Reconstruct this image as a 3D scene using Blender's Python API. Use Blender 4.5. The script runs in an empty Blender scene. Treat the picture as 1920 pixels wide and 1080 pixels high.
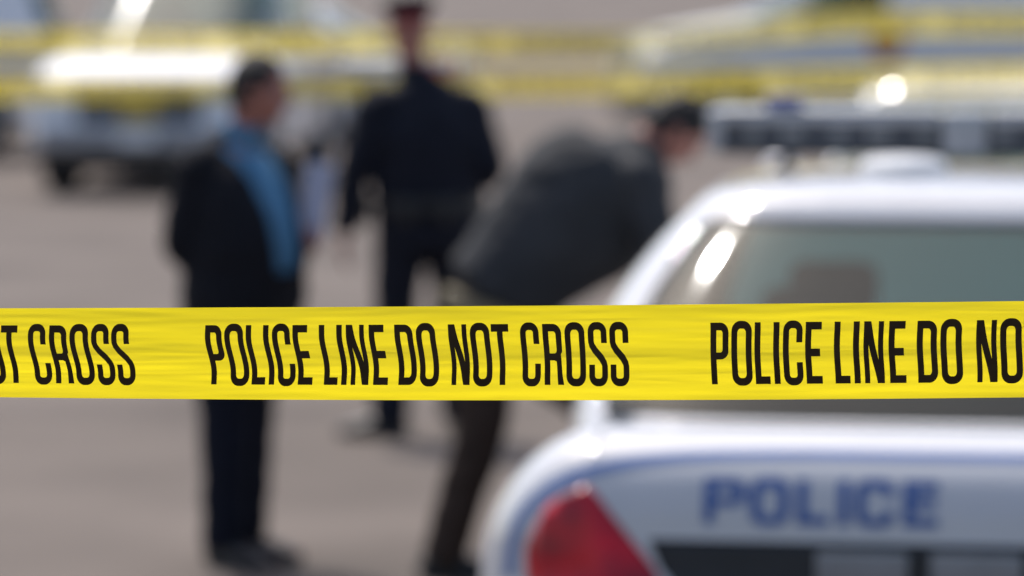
import bpy, bmesh, math, random
from mathutils import Vector, Matrix, noise
from mathutils.bvhtree import BVHTree
random.seed(4)
PI = math.pi
S = bpy.context.scene
COL = S.collection

# ------------------------------------------------------------ camera, sky, sun
H = 2.15                     # camera height
FPX = 8000.0                 # focal length in photo pixels (1920 wide)
TILT = math.atan(655 / FPX)
cam_d = bpy.data.cameras.new('camera')
cam = bpy.data.objects.new('camera', cam_d); COL.objects.link(cam)
cam_d.sensor_width = 36.0
cam_d.lens = 36.0 * FPX / 1920
cam_d.clip_end = 2000
cam_d.dof.use_dof = True
cam_d.dof.focus_distance = 4.82
cam_d.dof.aperture_fstop = 3.33
cam.location = (0, 0, H)
cam.rotation_euler = (PI / 2 - TILT, 0, 0)
S.camera = cam
S.view_settings.view_transform = 'Standard'
S.view_settings.look = 'None'
S.view_settings.gamma = 1
S.view_settings.exposure = 0.42
S.cycles.use_denoising = True
S.cycles.sample_clamp_indirect = 6
S.cycles.max_bounces = 8
S.cycles.transparent_max_bounces = 16

SUN_DIR = Vector((-0.224, 0.480, 0.848)).normalized()      # towards the sun
w = bpy.data.worlds.new('World'); S.world = w; w.use_nodes = True
wn = w.node_tree.nodes; wl = w.node_tree.links
sky = wn.new('ShaderNodeTexSky'); sky.sky_type = 'NISHITA'; sky.sun_disc = False
sky.sun_elevation = math.asin(SUN_DIR.z)
sky.sun_rotation = math.atan2(SUN_DIR.x, SUN_DIR.y)
sky.air_density = 1.0; sky.dust_density = 3.6
wn['Background'].inputs[1].default_value = 0.15
wl.new(sky.outputs[0], wn['Background'].inputs[0])
sd = bpy.data.lights.new('sun', 'SUN'); sd.energy = 2.5; sd.angle = math.radians(0.55)
sd.color = (1.0, 0.965, 0.92)
sun = bpy.data.objects.new('sun', sd); COL.objects.link(sun)
sun.rotation_euler = (-SUN_DIR).to_track_quat('-Z', 'Y').to_euler()
sun.location = (0, 0, 30)


def at(px, py, Y):
    """point seen at photo pixel (px, py) lying in the vertical plane y = Y"""
    c, s = math.cos(TILT), math.sin(TILT)
    dx = (px - 960) / FPX; dy = (540 - py) / FPX
    d = Vector((dx, c + dy * s, -s + dy * c))
    return Vector((0, 0, H)) + d * (Y / d.y)


# ------------------------------------------------------------ materials
def mat(name, col, rough=0.6, metal=0.0, coat=0.0, var=0.0, scale=8.0, bump=0.0, bscale=60.0,
        trans=0.0, spec=0.5, col2=None, stretch=None, coat_rough=0.04):
    m = bpy.data.materials.new(name); m.use_nodes = True
    nt = m.node_tree; N = nt.nodes; L = nt.links
    b = N['Principled BSDF']
    b.inputs['Base Color'].default_value = (*col, 1)
    b.inputs['Roughness'].default_value = rough
    b.inputs['Metallic'].default_value = metal
    b.inputs['Coat Weight'].default_value = coat
    b.inputs['Coat Roughness'].default_value = coat_rough
    b.inputs['Specular IOR Level'].default_value = spec
    tc = N.new('ShaderNodeTexCoord'); mp = N.new('ShaderNodeMapping')
    L.new(tc.outputs['Object'], mp.inputs[0])
    if stretch: mp.inputs['Scale'].default_value = stretch
    if var > 0 or col2:
        nz = N.new('ShaderNodeTexNoise'); nz.inputs['Scale'].default_value = scale
        nz.inputs['Detail'].default_value = 6
        L.new(mp.outputs[0], nz.inputs[0])
        rp = N.new('ShaderNodeValToRGB')
        rp.color_ramp.elements[0].position = 0.3; rp.color_ramp.elements[1].position = 0.7
        c2 = col2 or tuple(c * (1 - var) for c in col)
        rp.color_ramp.elements[0].color = (*c2, 1)
        rp.color_ramp.elements[1].color = (*[min(1, c * (1 + var * 0.6)) for c in col], 1)
        L.new(nz.outputs[0], rp.inputs[0]); L.new(rp.outputs[0], b.inputs['Base Color'])
    if bump > 0:
        n2 = N.new('ShaderNodeTexNoise'); n2.inputs['Scale'].default_value = bscale
        n2.inputs['Detail'].default_value = 4
        L.new(mp.outputs[0], n2.inputs[0])
        bp = N.new('ShaderNodeBump'); bp.inputs['Strength'].default_value = bump
        bp.inputs['Distance'].default_value = 0.01
        L.new(n2.outputs[0], bp.inputs['Height']); L.new(bp.outputs[0], b.inputs['Normal'])
    return m


def glass_mat(name, tint, dust, mixd=0.25):
    m = bpy.data.materials.new(name); m.use_nodes = True
    nt = m.node_tree; N = nt.nodes; L = nt.links
    N.remove(N['Principled BSDF']); out = N['Material Output']
    tr = N.new('ShaderNodeBsdfTransparent'); tr.inputs[0].default_value = (*tint, 1)
    df = N.new('ShaderNodeBsdfDiffuse'); df.inputs[0].default_value = (*dust, 1)
    nz = N.new('ShaderNodeTexNoise'); nz.inputs['Scale'].default_value = 3
    mr = N.new('ShaderNodeMapRange'); mr.inputs[3].default_value = mixd * 0.7; mr.inputs[4].default_value = mixd * 1.3
    L.new(nz.outputs[0], mr.inputs[0])
    m1 = N.new('ShaderNodeMixShader'); L.new(mr.outputs[0], m1.inputs[0])
    L.new(tr.outputs[0], m1.inputs[1]); L.new(df.outputs[0], m1.inputs[2])
    gl = N.new('ShaderNodeBsdfGlossy'); gl.inputs['Roughness'].default_value = 0.04
    fr = N.new('ShaderNodeFresnel'); fr.inputs[0].default_value = 1.36
    m2 = N.new('ShaderNodeMixShader'); L.new(fr.outputs[0], m2.inputs[0])
    L.new(m1.outputs[0], m2.inputs[1]); L.new(gl.outputs[0], m2.inputs[2])
    L.new(m2.outputs[0], out.inputs[0])
    return m


def tape_mat(name, col, dirt, clear=0.0):
    """thin plastic film: lit through as well as from the front, faintly glossy, finely creased"""
    m = bpy.data.materials.new(name); m.use_nodes = True
    nt = m.node_tree; N = nt.nodes; L = nt.links
    b = N['Principled BSDF']; out = N['Material Output']
    tc = N.new('ShaderNodeTexCoord'); mp = N.new('ShaderNodeMapping')
    mp.inputs['Scale'].default_value = (2.0, 1, 60.0)
    L.new(tc.outputs['Object'], mp.inputs[0])
    nz = N.new('ShaderNodeTexNoise'); nz.inputs['Scale'].default_value = 1.6; nz.inputs['Detail'].default_value = 5
    L.new(mp.outputs[0], nz.inputs[0])
    rp = N.new('ShaderNodeValToRGB')
    rp.color_ramp.elements[0].position = 0.25; rp.color_ramp.elements[1].position = 0.75
    rp.color_ramp.elements[0].color = (*dirt, 1); rp.color_ramp.elements[1].color = (*col, 1)
    L.new(nz.outputs[0], rp.inputs[0]); L.new(rp.outputs[0], b.inputs['Base Color'])
    b.inputs['Roughness'].default_value = 0.42
    b.inputs['Specular IOR Level'].default_value = 0.45
    mp2 = N.new('ShaderNodeMapping'); mp2.inputs['Scale'].default_value = (5.0, 1, 110.0)
    L.new(tc.outputs['Object'], mp2.inputs[0])
    n2 = N.new('ShaderNodeTexNoise'); n2.inputs['Scale'].default_value = 1.0; n2.inputs['Detail'].default_value = 3
    L.new(mp2.outputs[0], n2.inputs[0])
    bp = N.new('ShaderNodeBump'); bp.inputs['Strength'].default_value = 0.35; bp.inputs['Distance'].default_value = 0.004
    L.new(n2.outputs[0], bp.inputs['Height']); L.new(bp.outputs[0], b.inputs['Normal'])
    tl = N.new('ShaderNodeBsdfTranslucent'); L.new(rp.outputs[0], tl.inputs[0])
    mx = N.new('ShaderNodeMixShader'); mx.inputs[0].default_value = 0.6
    L.new(b.outputs[0], mx.inputs[1]); L.new(tl.outputs[0], mx.inputs[2])
    L.new(mx.outputs[0], out.inputs[0])
    if clear:
        tp = N.new('ShaderNodeBsdfTransparent'); m3 = N.new('ShaderNodeMixShader'); m3.inputs[0].default_value = clear
        L.new(mx.outputs[0], m3.inputs[1]); L.new(tp.outputs[0], m3.inputs[2]); L.new(m3.outputs[0], out.inputs[0])
    return m


M = {}
M['asphalt'] = mat('worn_asphalt', (0.138, 0.114, 0.098), 0.9, var=0.30, scale=0.6, bump=0.3, bscale=40, spec=0.25)
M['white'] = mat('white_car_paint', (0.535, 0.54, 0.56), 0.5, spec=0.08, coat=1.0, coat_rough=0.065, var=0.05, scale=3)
M['white_far'] = mat('shade_lifted_white_paint', (0.77, 0.77, 0.78), 0.5, spec=0.08, coat=1.0, coat_rough=0.10, var=0.03, scale=3)  # lighter copy of the white, offsetting in colour the shade on far vehicles
M['dark_paint'] = mat('dark_grey_car_paint', (0.05, 0.06, 0.075), 0.4, coat=0.8, var=0.1)
M['blue'] = mat('blue_vinyl', (0.028, 0.095, 0.31), 0.65, var=0.1)
M['pale_blue'] = mat('pale_blue_vinyl', (0.10, 0.17, 0.38), 0.65, var=0.08, spec=0.2)
M['red_vinyl'] = mat('red_vinyl', (0.5, 0.12, 0.10), 0.45, var=0.1)
M['orange'] = mat('orange_crest', (0.62, 0.16, 0.08), 0.45, var=0.15)
M['gold'] = mat('gold_crest', (0.42, 0.31, 0.08), 0.45, var=0.15)
M['black_plastic'] = mat('black_plastic', (0.010, 0.011, 0.015), 0.45, var=0.2)
M['grey_plastic'] = mat('grey_plastic', (0.30, 0.31, 0.33), 0.5, var=0.1)
M['dark_grey'] = mat('dark_grey_plastic', (0.06, 0.065, 0.075), 0.5, var=0.15)
M['interior'] = mat('dark_upholstery', (0.016, 0.022, 0.025), 0.8, var=0.2, bump=0.2)
M['tail_red'] = mat('red_lamp_lens', (0.56, 0.001, 0.014), 0.35, coat=0.35, spec=0.3, var=0.35, scale=9, col2=(0.20, 0.003, 0.014))
M['tail_dark'] = mat('smoked_red_lens', (0.30, 0.05, 0.075), 0.2, coat=1.0, var=0.2)
M['clear_lens'] = mat('clear_lens', (0.62, 0.64, 0.66), 0.12, coat=1.0, var=0.1)
M['reflector'] = mat('grey_lens', (0.22, 0.23, 0.245), 0.25, coat=0.6, var=0.15)
M['blue_lens'] = mat('blue_lens', (0.008, 0.025, 0.22), 0.15, coat=1.0, var=0.1)
M['red_lens'] = mat('red_lens', (0.45, 0.02, 0.03), 0.15, coat=1.0, var=0.1)
M['lens_grey'] = mat('cloudy_lens', (0.33, 0.34, 0.36), 0.2, coat=1.0, coat_rough=0.1, var=0.15)
M['lamp_grey'] = mat('grey_lamp_lens', (0.19, 0.195, 0.20), 0.3, coat=0.5, var=0.15)
M['matt_white'] = mat('matt_white_plastic', (0.66, 0.67, 0.68), 0.55, var=0.05)
M['chrome'] = mat('chrome', (0.7, 0.7, 0.72), 0.12, metal=1.0)
M['rubber'] = mat('tyre_rubber', (0.018, 0.018, 0.02), 0.85, var=0.2)
M['rim'] = mat('steel_rim', (0.35, 0.36, 0.38), 0.35, metal=0.7, var=0.1)
M['shell_white'] = mat('white_plastic', (0.74, 0.75, 0.76), 0.3, coat=0.5, var=0.04)
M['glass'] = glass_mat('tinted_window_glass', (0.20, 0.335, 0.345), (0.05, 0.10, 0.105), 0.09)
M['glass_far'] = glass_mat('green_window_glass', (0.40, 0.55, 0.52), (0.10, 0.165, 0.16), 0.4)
M['tape'] = tape_mat('yellow_barrier_film', (0.97, 0.79, 0.016), (0.91, 0.735, 0.020))
M['tape_far'] = tape_mat('yellow_barrier_film_thin', (0.85, 0.68, 0.07), (0.75, 0.60, 0.06), 0.38)
M['ink'] = mat('black_print', (0.042, 0.025, 0.011), 0.6, var=0.25, scale=30, spec=0.12)
M['skin'] = mat('skin', (0.36, 0.145, 0.105), 0.55, var=0.12, scale=20)
M['hair'] = mat('dark_hair', (0.010, 0.007, 0.006), 0.7, var=0.4, scale=60, bump=0.6, bscale=150)
M['suit'] = mat('black_suit_wool', (0.0085, 0.009, 0.013), 0.85, var=0.2, scale=12, bump=0.35, bscale=30, spec=0.2)
M['suit_leg'] = mat('navy_trouser_wool', (0.007, 0.009, 0.018), 0.85, var=0.2, scale=12, bump=0.35, bscale=20, spec=0.2)
M['shirt'] = mat('blue_shirt_cotton', (0.085, 0.22, 0.36), 0.8, var=0.15, scale=10, bump=0.3, bscale=30, spec=0.3)
M['uniform'] = mat('navy_uniform', (0.0065, 0.008, 0.016), 0.8, var=0.2, scale=12, bump=0.35, bscale=25, spec=0.25)
M['leather'] = mat('black_leather', (0.008, 0.008, 0.010), 0.4, var=0.2)
M['jacket'] = mat('charcoal_jacket', (0.034, 0.036, 0.040), 0.8, var=0.3, scale=6, bump=0.5, bscale=18, spec=0.25)
M['brown'] = mat('brown_trousers', (0.046, 0.031, 0.024), 0.85, var=0.25, scale=10, bump=0.4, bscale=20, spec=0.2)
M['khaki'] = mat('khaki_cloth', (0.20, 0.17, 0.11), 0.8, var=0.2)
M['cap_red'] = mat('red_cap_band', (0.22, 0.012, 0.02), 0.7, var=0.1)
M['paper'] = mat('white_paper', (0.42, 0.43, 0.54), 0.7, var=0.05)
M['eye'] = mat('eye', (0.5, 0.48, 0.46), 0.2, var=0.3, scale=80)


# ------------------------------------------------------------ object helpers
def link(name, me, m=None, parent=None, label=None):
    o = bpy.data.objects.new(name, me); COL.objects.link(o)
    if m is not None and me is not None:
        for mm in (m if isinstance(m, (list, tuple)) else [m]): me.materials.append(mm)
    if parent is not None: o.parent = parent
    if label: o['label'] = label
    return o


def obj(name, bm, m, parent=None, smooth=35, label=None):
    me = bpy.data.meshes.new(name)
    bmesh.ops.recalc_face_normals(bm, faces=bm.faces)
    bm.to_mesh(me); bm.free()
    if smooth:
        me.shade_smooth(); me.set_sharp_from_angle(angle=math.radians(smooth))
    return link(name, me, m, parent, label)


def thing(name, label, cat, loc=(0, 0, 0), rz=0.0, group=None):
    o = bpy.data.objects.new(name, None); COL.objects.link(o)
    o.location = loc; o.rotation_euler = (0, 0, rz); o.empty_display_size = 0.2
    o['label'] = label; o['category'] = cat
    if group: o['group'] = group
    return o


def box(bm, x0, x1, y0, y1, z0, z1, bev=0.0, mtx=None):
    r = bmesh.ops.create_cube(bm, size=1.0)
    vs = r['verts']
    bmesh.ops.scale(bm, vec=(x1 - x0, y1 - y0, z1 - z0), verts=vs)
    bmesh.ops.translate(bm, vec=((x0 + x1) / 2, (y0 + y1) / 2, (z0 + z1) / 2), verts=vs)
    if bev > 0:
        es = list({e for v in vs for e in v.link_edges})
        r2 = bmesh.ops.bevel(bm, geom=es, offset=bev, segments=3, affect='EDGES', profile=0.5)
        vs = list({v for f in r2['faces'] for v in f.verts} | {v for v in vs if v.is_valid})
    if mtx is not None: bmesh.ops.transform(bm, matrix=mtx, verts=vs)
    return vs


def ell(bm, c, r, rot=None, seg=20):
    q = bmesh.ops.create_uvsphere(bm, u_segments=seg, v_segments=seg // 2 + 2, radius=1.0)
    m = Matrix.Translation(c) @ (rot.to_4x4() if rot is not None else Matrix.Identity(4)) @ Matrix.Diagonal((*r, 1))
    bmesh.ops.transform(bm, matrix=m, verts=q['verts'])
    return q['verts']


def cr(pts, n):
    """Catmull-Rom resampling of tuples, n steps per span"""
    out = []
    P = [Vector(p) for p in pts]
    for i in range(len(P) - 1):
        a = P[max(i - 1, 0)]; b = P[i]; c = P[i + 1]; d = P[min(i + 2, len(P) - 1)]
        for k in range(n):
            t = k / n
            out.append(0.5 * ((2 * b) + (c - a) * t + (2 * a - 5 * b + 4 * c - d) * t * t + (3 * b - a - 3 * c + d) * t ** 3))
    out.append(P[-1])
    return out


def tube(bm, pts, rad, lat=(0, 1, 0), n=18, sub=4, cap=1.0):
    """closed tube of elliptical sections: rad = [(lateral, depth)] or [r]"""
    lat = Vector(lat)
    rr = [(r, r) if not isinstance(r, tuple) else r for r in rad]
    pk = cr([Vector((*p, )).to_tuple() for p in pts], sub) if len(pts) > 1 else pts
    rk = cr([(a, b, 0) for a, b in rr], sub)
    P = [Vector(p) for p in pk]; R = [(max(r[0], .001), max(r[1], .001)) for r in rk]
    T = [(P[min(i + 1, len(P) - 1)] - P[max(i - 1, 0)]).normalized() for i in range(len(P))]
    secs = []
    for f in (0.97, 0.87, 0.7, 0.5, 0.25):                       # rounded start
        k = math.sqrt(1 - f * f); m = min(R[0])
        secs.append((P[0] - T[0] * m * f * cap, R[0][0] * k, R[0][1] * k, T[0]))
    for p, r, t in zip(P, R, T): secs.append((p, r[0], r[1], t))
    for f in (0.25, 0.5, 0.7, 0.87, 0.97):
        k = math.sqrt(1 - f * f); m = min(R[-1])
        secs.append((P[-1] + T[-1] * m * f * cap, R[-1][0] * k, R[-1][1] * k, T[-1]))
    rings = []
    for p, a, b, t in secs:
        l = lat - t * lat.dot(t)
        if l.length < 0.05: l = Vector((1, 0, 0)) - t * t.x
        l.normalize(); d = t.cross(l)
        rings.append([bm.verts.new(p + l * a * math.cos(2 * PI * k / n) + d * b * math.sin(2 * PI * k / n)) for k in range(n)])
    for r0, r1 in zip(rings, rings[1:]):
        for k in range(n): bm.faces.new((r0[k], r0[(k + 1) % n], r1[(k + 1) % n], r1[k]))
    bm.faces.new(list(reversed(rings[0]))); bm.faces.new(rings[-1])
    return [v for r in rings for v in r]


def remesh(bm, vox, smooth=2, crumple=0.0, cs=9.0, seed=0.0):
    """merge overlapping closed volumes into one continuous surface"""
    bmesh.ops.recalc_face_normals(bm, faces=bm.faces)
    me = bpy.data.meshes.new('tmp'); bm.to_mesh(me); bm.free()
    o = bpy.data.objects.new('tmp', me); COL.objects.link(o)
    md = o.modifiers.new('r', 'REMESH'); md.mode = 'VOXEL'; md.voxel_size = vox
    if smooth:
        sm = o.modifiers.new('s', 'SMOOTH'); sm.factor = 0.5; sm.iterations = smooth
    dg = bpy.context.evaluated_depsgraph_get(); dg.update()
    m2 = bpy.data.meshes.new_from_object(o.evaluated_get(dg))
    bpy.data.objects.remove(o); bpy.data.meshes.remove(me)
    b = bmesh.new(); b.from_mesh(m2); bpy.data.meshes.remove(m2)
    if crumple:
        b.normal_update()
        for v in b.verts:
            q = Vector((v.co.x * cs, v.co.y * cs, v.co.z * cs * 1.7 + seed))
            v.co += v.normal * crumple * (noise.noise(q) + 0.5 * noise.noise(q * 2.3))
    return b


def to_bm(o_mesh):
    b = bmesh.new(); b.from_mesh(o_mesh); return b


# ------------------------------------------------------------ ground
def ground():
    bm = bmesh.new()
    xs = [-300, -60, -20, -8, 0, 8, 20, 60, 300]; ys = [-40, 0, 8, 16, 26, 40, 70, 140, 500]
    g = [[bm.verts.new((x, y, 0)) for x in xs] for y in ys]
    for j in range(len(ys) - 1):
        for i in range(len(xs) - 1):
            bm.faces.new((g[j][i], g[j][i + 1], g[j + 1][i + 1], g[j + 1][i]))
    o = obj('road', bm, M['asphalt'], smooth=0); o['kind'] = 'structure'
    o['label'] = 'grey brown asphalt road surface'


ground()


# ------------------------------------------------------------ lettering
def arc(cx, cy, rx, ry, a0, a1, n=8):
    return [(cx + rx * math.cos(math.radians(a0 + (a1 - a0) * k / n)), cy + ry * math.sin(math.radians(a0 + (a1 - a0) * k / n)))
            for k in range(n + 1)]


def stroke(path, a, b):
    """outline of a flat-ended pen path; pen a wide horizontally, b vertically"""
    k = b / a
    P = [Vector((x * k, y)) for x, y in path]
    L_, R_ = [], []
    for i, p in enumerate(P):
        t = (P[min(i + 1, len(P) - 1)] - P[max(i - 1, 0)]).normalized()
        n = Vector((-t.y, t.x)) * (b / 2)
        L_.append(((p + n).x / k, (p + n).y)); R_.append(((p - n).x / k, (p - n).y))
    return L_ + R_[::-1]


def rrect(x0, y0, x1, y1, rx, ry, left=True):
    o = arc(x1 - rx, y1 - ry, rx, ry, 90, 0) + arc(x1 - rx, y0 + ry, rx, ry, 0, -90)
    o += (arc(x0 + rx, y0 + ry, rx, ry, -90, -180) + arc(x0 + rx, y1 - ry, rx, ry, 180, 90)) if left else [(x0, y0), (x0, y1)]
    return o


def glyph(ch, w, h, a, b, ov=0.025):
    ov *= h; ry = h * 0.20; rx = w * 0.5
    if w < h * 0.5: rx = w * 0.44; ry = h * 0.17
    if w > h * 0.5: rx = w * 0.34; ry = h * 0.32
    ix, iy = max(rx - a, 0.5), max(ry - b * 0.75, 0.5)
    if ch == 'I': return [[(0, 0), (a, 0), (a, h), (0, h)]]
    if ch == 'L': return [[(0, 0), (w, 0), (w, b), (a, b), (a, h), (0, h)]]
    if ch == 'T': return [[(w / 2 - a / 2, 0), (w / 2 + a / 2, 0), (w / 2 + a / 2, h - b), (w, h - b), (w, h), (0, h), (0, h - b), (w / 2 - a / 2, h - b)]]
    if ch == 'E': return [[(0, 0), (w, 0), (w, b), (a, b), (a, h * .44), (w * .93, h * .44), (w * .93, h * .44 + b), (a, h * .44 + b), (a, h - b), (w, h - b), (w, h), (0, h)]]
    if ch == 'N': return [[(0, 0), (a * .85, 0), (a * .85, h * .62), (w - a * 1.15, 0), (w, 0), (w, h), (w - a * .85, h), (w - a * .85, h * .38), (a * 1.15, h), (0, h)]]
    if ch == 'O': return [rrect(0, -ov, w, h + ov, rx, ry), rrect(a, b - ov, w - a, h - b + ov, ix, iy)]
    if ch == 'D': return [rrect(0, 0, w, h, rx, ry, False), rrect(a, b, w - a, h - b, ix, iy, False)]
    if ch in 'PR':
        y0 = h * 0.40
        out = arc(w - rx, h - ry, rx, ry, 90, 0) + arc(w - rx, y0 + ry * .8, rx, ry * .8, 0, -90)
        if ch == 'P': out += [(a, y0), (a, 0), (0, 0), (0, h)]
        else:
            out = arc(w - rx, h - ry, rx, ry, 90, 0) + arc(w - rx, y0 + ry * .9, rx * .97, ry * .5, 0, -35, 4)
            out += [(w * .93, y0 - h * .06), (w * .96, h * .20), (w * 1.05, 0), (w * 1.05 - a * 1.05, 0), (w - a, h * .2), (w - a * 1.1, y0 - b * .15), (w * .55, y0), (a, y0), (a, 0), (0, 0), (0, h)]
        return [out, rrect(a, y0 + b * .9, w - a, h - b, ix, iy * .8, False)]
    r = rx - a / 2; q = ry - b / 2
    if ch == 'C':
        p = [(w - a / 2, h * .67)] + arc(w - a / 2 - r, h + ov - b / 2 - q, r, q, 0, 90) + arc(a / 2 + r, h + ov - b / 2 - q, r, q, 90, 180) \
            + arc(a / 2 + r, -ov + b / 2 + q, r, q, 180, 270) + arc(w - a / 2 - r, -ov + b / 2 + q, r, q, 270, 360) + [(w - a / 2, h * .35)]
        return [stroke(p, a, b)]
    if ch == 'S':
        p = [(w - a / 2, h * .68)] + arc(w - a / 2 - r, h + ov - b / 2 - q, r, q, 0, 90) + arc(a / 2 + r, h + ov - b / 2 - q, r, q, 90, 180) \
            + [(a / 2, h * .70), (a * .62, h * .645), (w * .34, h * .56), (w * .66, h * .44), (w - a * .62, h * .355), (w - a / 2, h * .30)] \
            + arc(w - a / 2 - r, -ov + b / 2 + q, r, q, 0, -90) + arc(a / 2 + r, -ov + b / 2 + q, r, q, -90, -180) + [(a / 2, h * .33)]
        return [stroke(p, a, b)]
    return []


def flat_text(items, sx, sy):
    """items = [(char, x, width, height, pen_a, pen_b)]; filled flat letters in the xy plane, sliced so they can bend"""
    cu = bpy.data.curves.new('tmp', 'CURVE'); cu.dimensions = '2D'; cu.fill_mode = 'BOTH'
    for ch, x, w_, h_, a, b in items:
        for lp in glyph(ch, w_, h_, a, b):
            sp = cu.splines.new('POLY'); sp.points.add(len(lp) - 1); sp.use_cyclic_u = True
            for p, (u, v) in zip(sp.points, lp): p.co = (x + u, v, 0, 1)
    o = bpy.data.objects.new('tmp', cu); COL.objects.link(o)
    dg = bpy.context.evaluated_depsgraph_get(); dg.update()
    me = bpy.data.meshes.new_from_object(o.evaluated_get(dg))
    bm = bmesh.new(); bm.from_mesh(me)
    bpy.data.objects.remove(o); bpy.data.curves.remove(cu); bpy.data.meshes.remove(me)
    bmesh.ops.remove_doubles(bm, verts=bm.verts, dist=1e-4)
    x0 = min(v.co.x for v in bm.verts); x1 = max(v.co.x for v in bm.verts)
    y0 = min(v.co.y for v in bm.verts); y1 = max(v.co.y for v in bm.verts)
    for (n, lo, hi, st) in (((0, 1, 0), y0, y1, sy), ((1, 0, 0), x0, x1, sx)):
        c = lo + st / 2
        while c < hi:
            co = (0, c, 0) if n[1] else (c, 0, 0)
            bmesh.ops.bisect_plane(bm, geom=bm.verts[:] + bm.edges[:] + bm.faces[:], plane_co=co, plane_no=n, dist=1e-5)
            c += st
    return bm


PHRASE = [('P', 385, 32), ('O', 422, 36), ('L', 463, 26), ('I', 496, 10.6), ('C', 513, 34), ('E', 552, 28),
          ('L', 602, 26), ('I', 635, 10.6), ('N', 653, 34), ('E', 696, 28), ('D', 744, 34), ('O', 784, 36),
          ('N', 844, 34), ('O', 884, 36), ('T', 923, 32), ('C', 976, 34), ('R', 1017, 34), ('O', 1057, 36),
          ('S', 1099, 34), ('S', 1138, 34)]
PERIOD = 934


# ------------------------------------------------------------ the sharp tape across the front
def tape_px(u):
    v = (u - 780) / 1000
    vv = max(-1.2, min(1.4, v))
    px = vv + 0.040 * vv * vv + 0.0135 * vv ** 3
    px += (v - vv) * (1 + 0.08 * vv + 0.0405 * vv * vv)
    return 780 + 1000 * px


def tape_edges(px):
    p = max(-600, min(2600, px)) / 1920
    top = 578 + 0.0 * p - 13.5 * p ** 1.0 * (0.35 + 0.65 * max(p, 0)) if p > 0 else 578 - 1 * p
    bot = 745 + 5.6 * (1 - ((p - 0.5) / 0.5) ** 2)
    return top, bot


CREASES = [(random.uniform(-700, 2500), random.choice([random.uniform(.15, .9), random.gauss(.45, .12)]), random.uniform(60, 260),
            random.uniform(-.03, .03), random.uniform(-.00042, .00042)) for _ in range(70)]


def near_tape_point(u, v):
    """u along the tape in print units, v from 0 (bottom) to 1 (top) -> world"""
    px = tape_px(u)
    top, bot = tape_edges(px)
    lean = 13 * max(0, min(1.1, 1 - px / 1850))
    t = 1 - v
    k = min(1, max(0, (t - 0.30) / 0.42)); k = k * k * (3 - 2 * k)
    x = px + lean * (k - 0.5) + 1.2 * math.sin(t * 9 + px * 0.004)
    y = bot + (top - bot) * v
    # lengthwise folds in the film
    a = px * 0.0011
    d = 0.0
    d += 0.0040 * math.exp(-((v - 1.0) / 0.12) ** 2)                           # top edge rolls away
    d += 0.0011 * math.sin(9.5 * v + 0.9 * math.sin(a * 1.3) + 0.6)
    d += 0.00035 * math.sin(23 * v + 2.0 * math.sin(a * 0.9 + 1.0))
    d += 0.0009 * noise.noise(Vector((px * 0.0032, v * 7.0, 3.1)))
    d += 0.0004 * noise.noise(Vector((px * 0.009, v * 19.0, 9.7)))
    d += 0.0035 * math.sin(px * 0.0042 + 1.0) + 0.002 * math.sin(px * 0.011)
    for cx, cv, ln, sl, am in CREASES:
        q = (px - cx) / ln
        if abs(q) < 1:
            e = (v - cv - sl * q) / 0.014
            if abs(e) < 3: d += am * (1 - q * q) ** 2 * math.exp(-e * e)
    return at(x, y, 4.80 + d)


def grid_mesh(fn, us, nv):
    bm = bmesh.new()
    g = [[bm.verts.new(fn(u, j / nv)) for j in range(nv + 1)] for u in us]
    for i in range(len(us) - 1):
        for j in range(nv):
            bm.faces.new((g[i][j], g[i + 1][j], g[i + 1][j + 1], g[i][j + 1]))
    return bm


def place_letters(bm, fn, span0, off):
    """bend flat letters onto a tape; span0 = height of the whole tape in print units, letters start 26 units up"""
    for v in bm.verts:
        u, h = v.co.x, v.co.y
        vv = h / span0
        p = fn(u, vv)
        e = 1.5
        n = (fn(u + e, vv) - fn(u - e, vv)).cross(fn(u, vv + 0.01) - fn(u, vv - 0.01)).normalized()
        if n.y > 0: n = -n
        v.co = p + n * off


def near_tape():
    t = thing('barrier_tape', 'sharp yellow police tape stretched across the front, printed POLICE LINE DO NOT CROSS', 'tape',
              (0, 4.8, 0), 0, 'yellow police tapes')
    us = [-2600 + 14 * i for i in range(int(6900 / 14))]
    bm = grid_mesh(near_tape_point, us, 110)
    for v in bm.verts: v.co -= Vector((0, 4.8, 0))
    obj('film', bm, M['tape'], t, smooth=180)
    for k in range(-2, 3):
        bm = flat_text([(ch, x + k * PERIOD, w_, 111, 10.5, 14) for ch, x, w_ in PHRASE], 12, 3)
        for v in bm.verts: v.co.y += 28
        place_letters(bm, near_tape_point, 172, 0.0006)
        for v in bm.verts: v.co -= Vector((0, 4.8, 0))
        obj('lettering', bm, M['ink'], t, smooth=180)


near_tape()


def far_tape(Y, wdt, zfun, label, u0, seed):
    t = thing('barrier_tape', label, 'tape', (0, Y, 0), 0, 'yellow police tapes')
    sc = wdt / 172.0

    def fn(u, v):
        x = (u - 780) * sc + u0
        tw = 0.30 * math.sin(x * 0.9 + seed) + 0.18 * math.sin(x * 2.3 + seed * 2)
        z = zfun(x) + (v - 0.5) * wdt * math.cos(tw)
        y = (v - 0.5) * wdt * math.sin(tw) + 0.008 * math.sin(x * 3 + seed) + 0.004 * math.sin(v * 8 + x)
        return Vector((x, y, z))
    us = [-14000 + 90 * i for i in range(320)]
    obj('film', grid_mesh(fn, us, 8), M['tape_far'], t, smooth=180)
    for k in range(-5, 6):
        bm = flat_text([(ch, x + k * PERIOD, w_, 100, 8, 10) for ch, x, w_ in PHRASE], 100, 40)
        for v in bm.verts: v.co.y += 34
        place_letters(bm, fn, 172, 0.0012)
        obj('lettering', bm, M['ink'], t, smooth=180)


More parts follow.
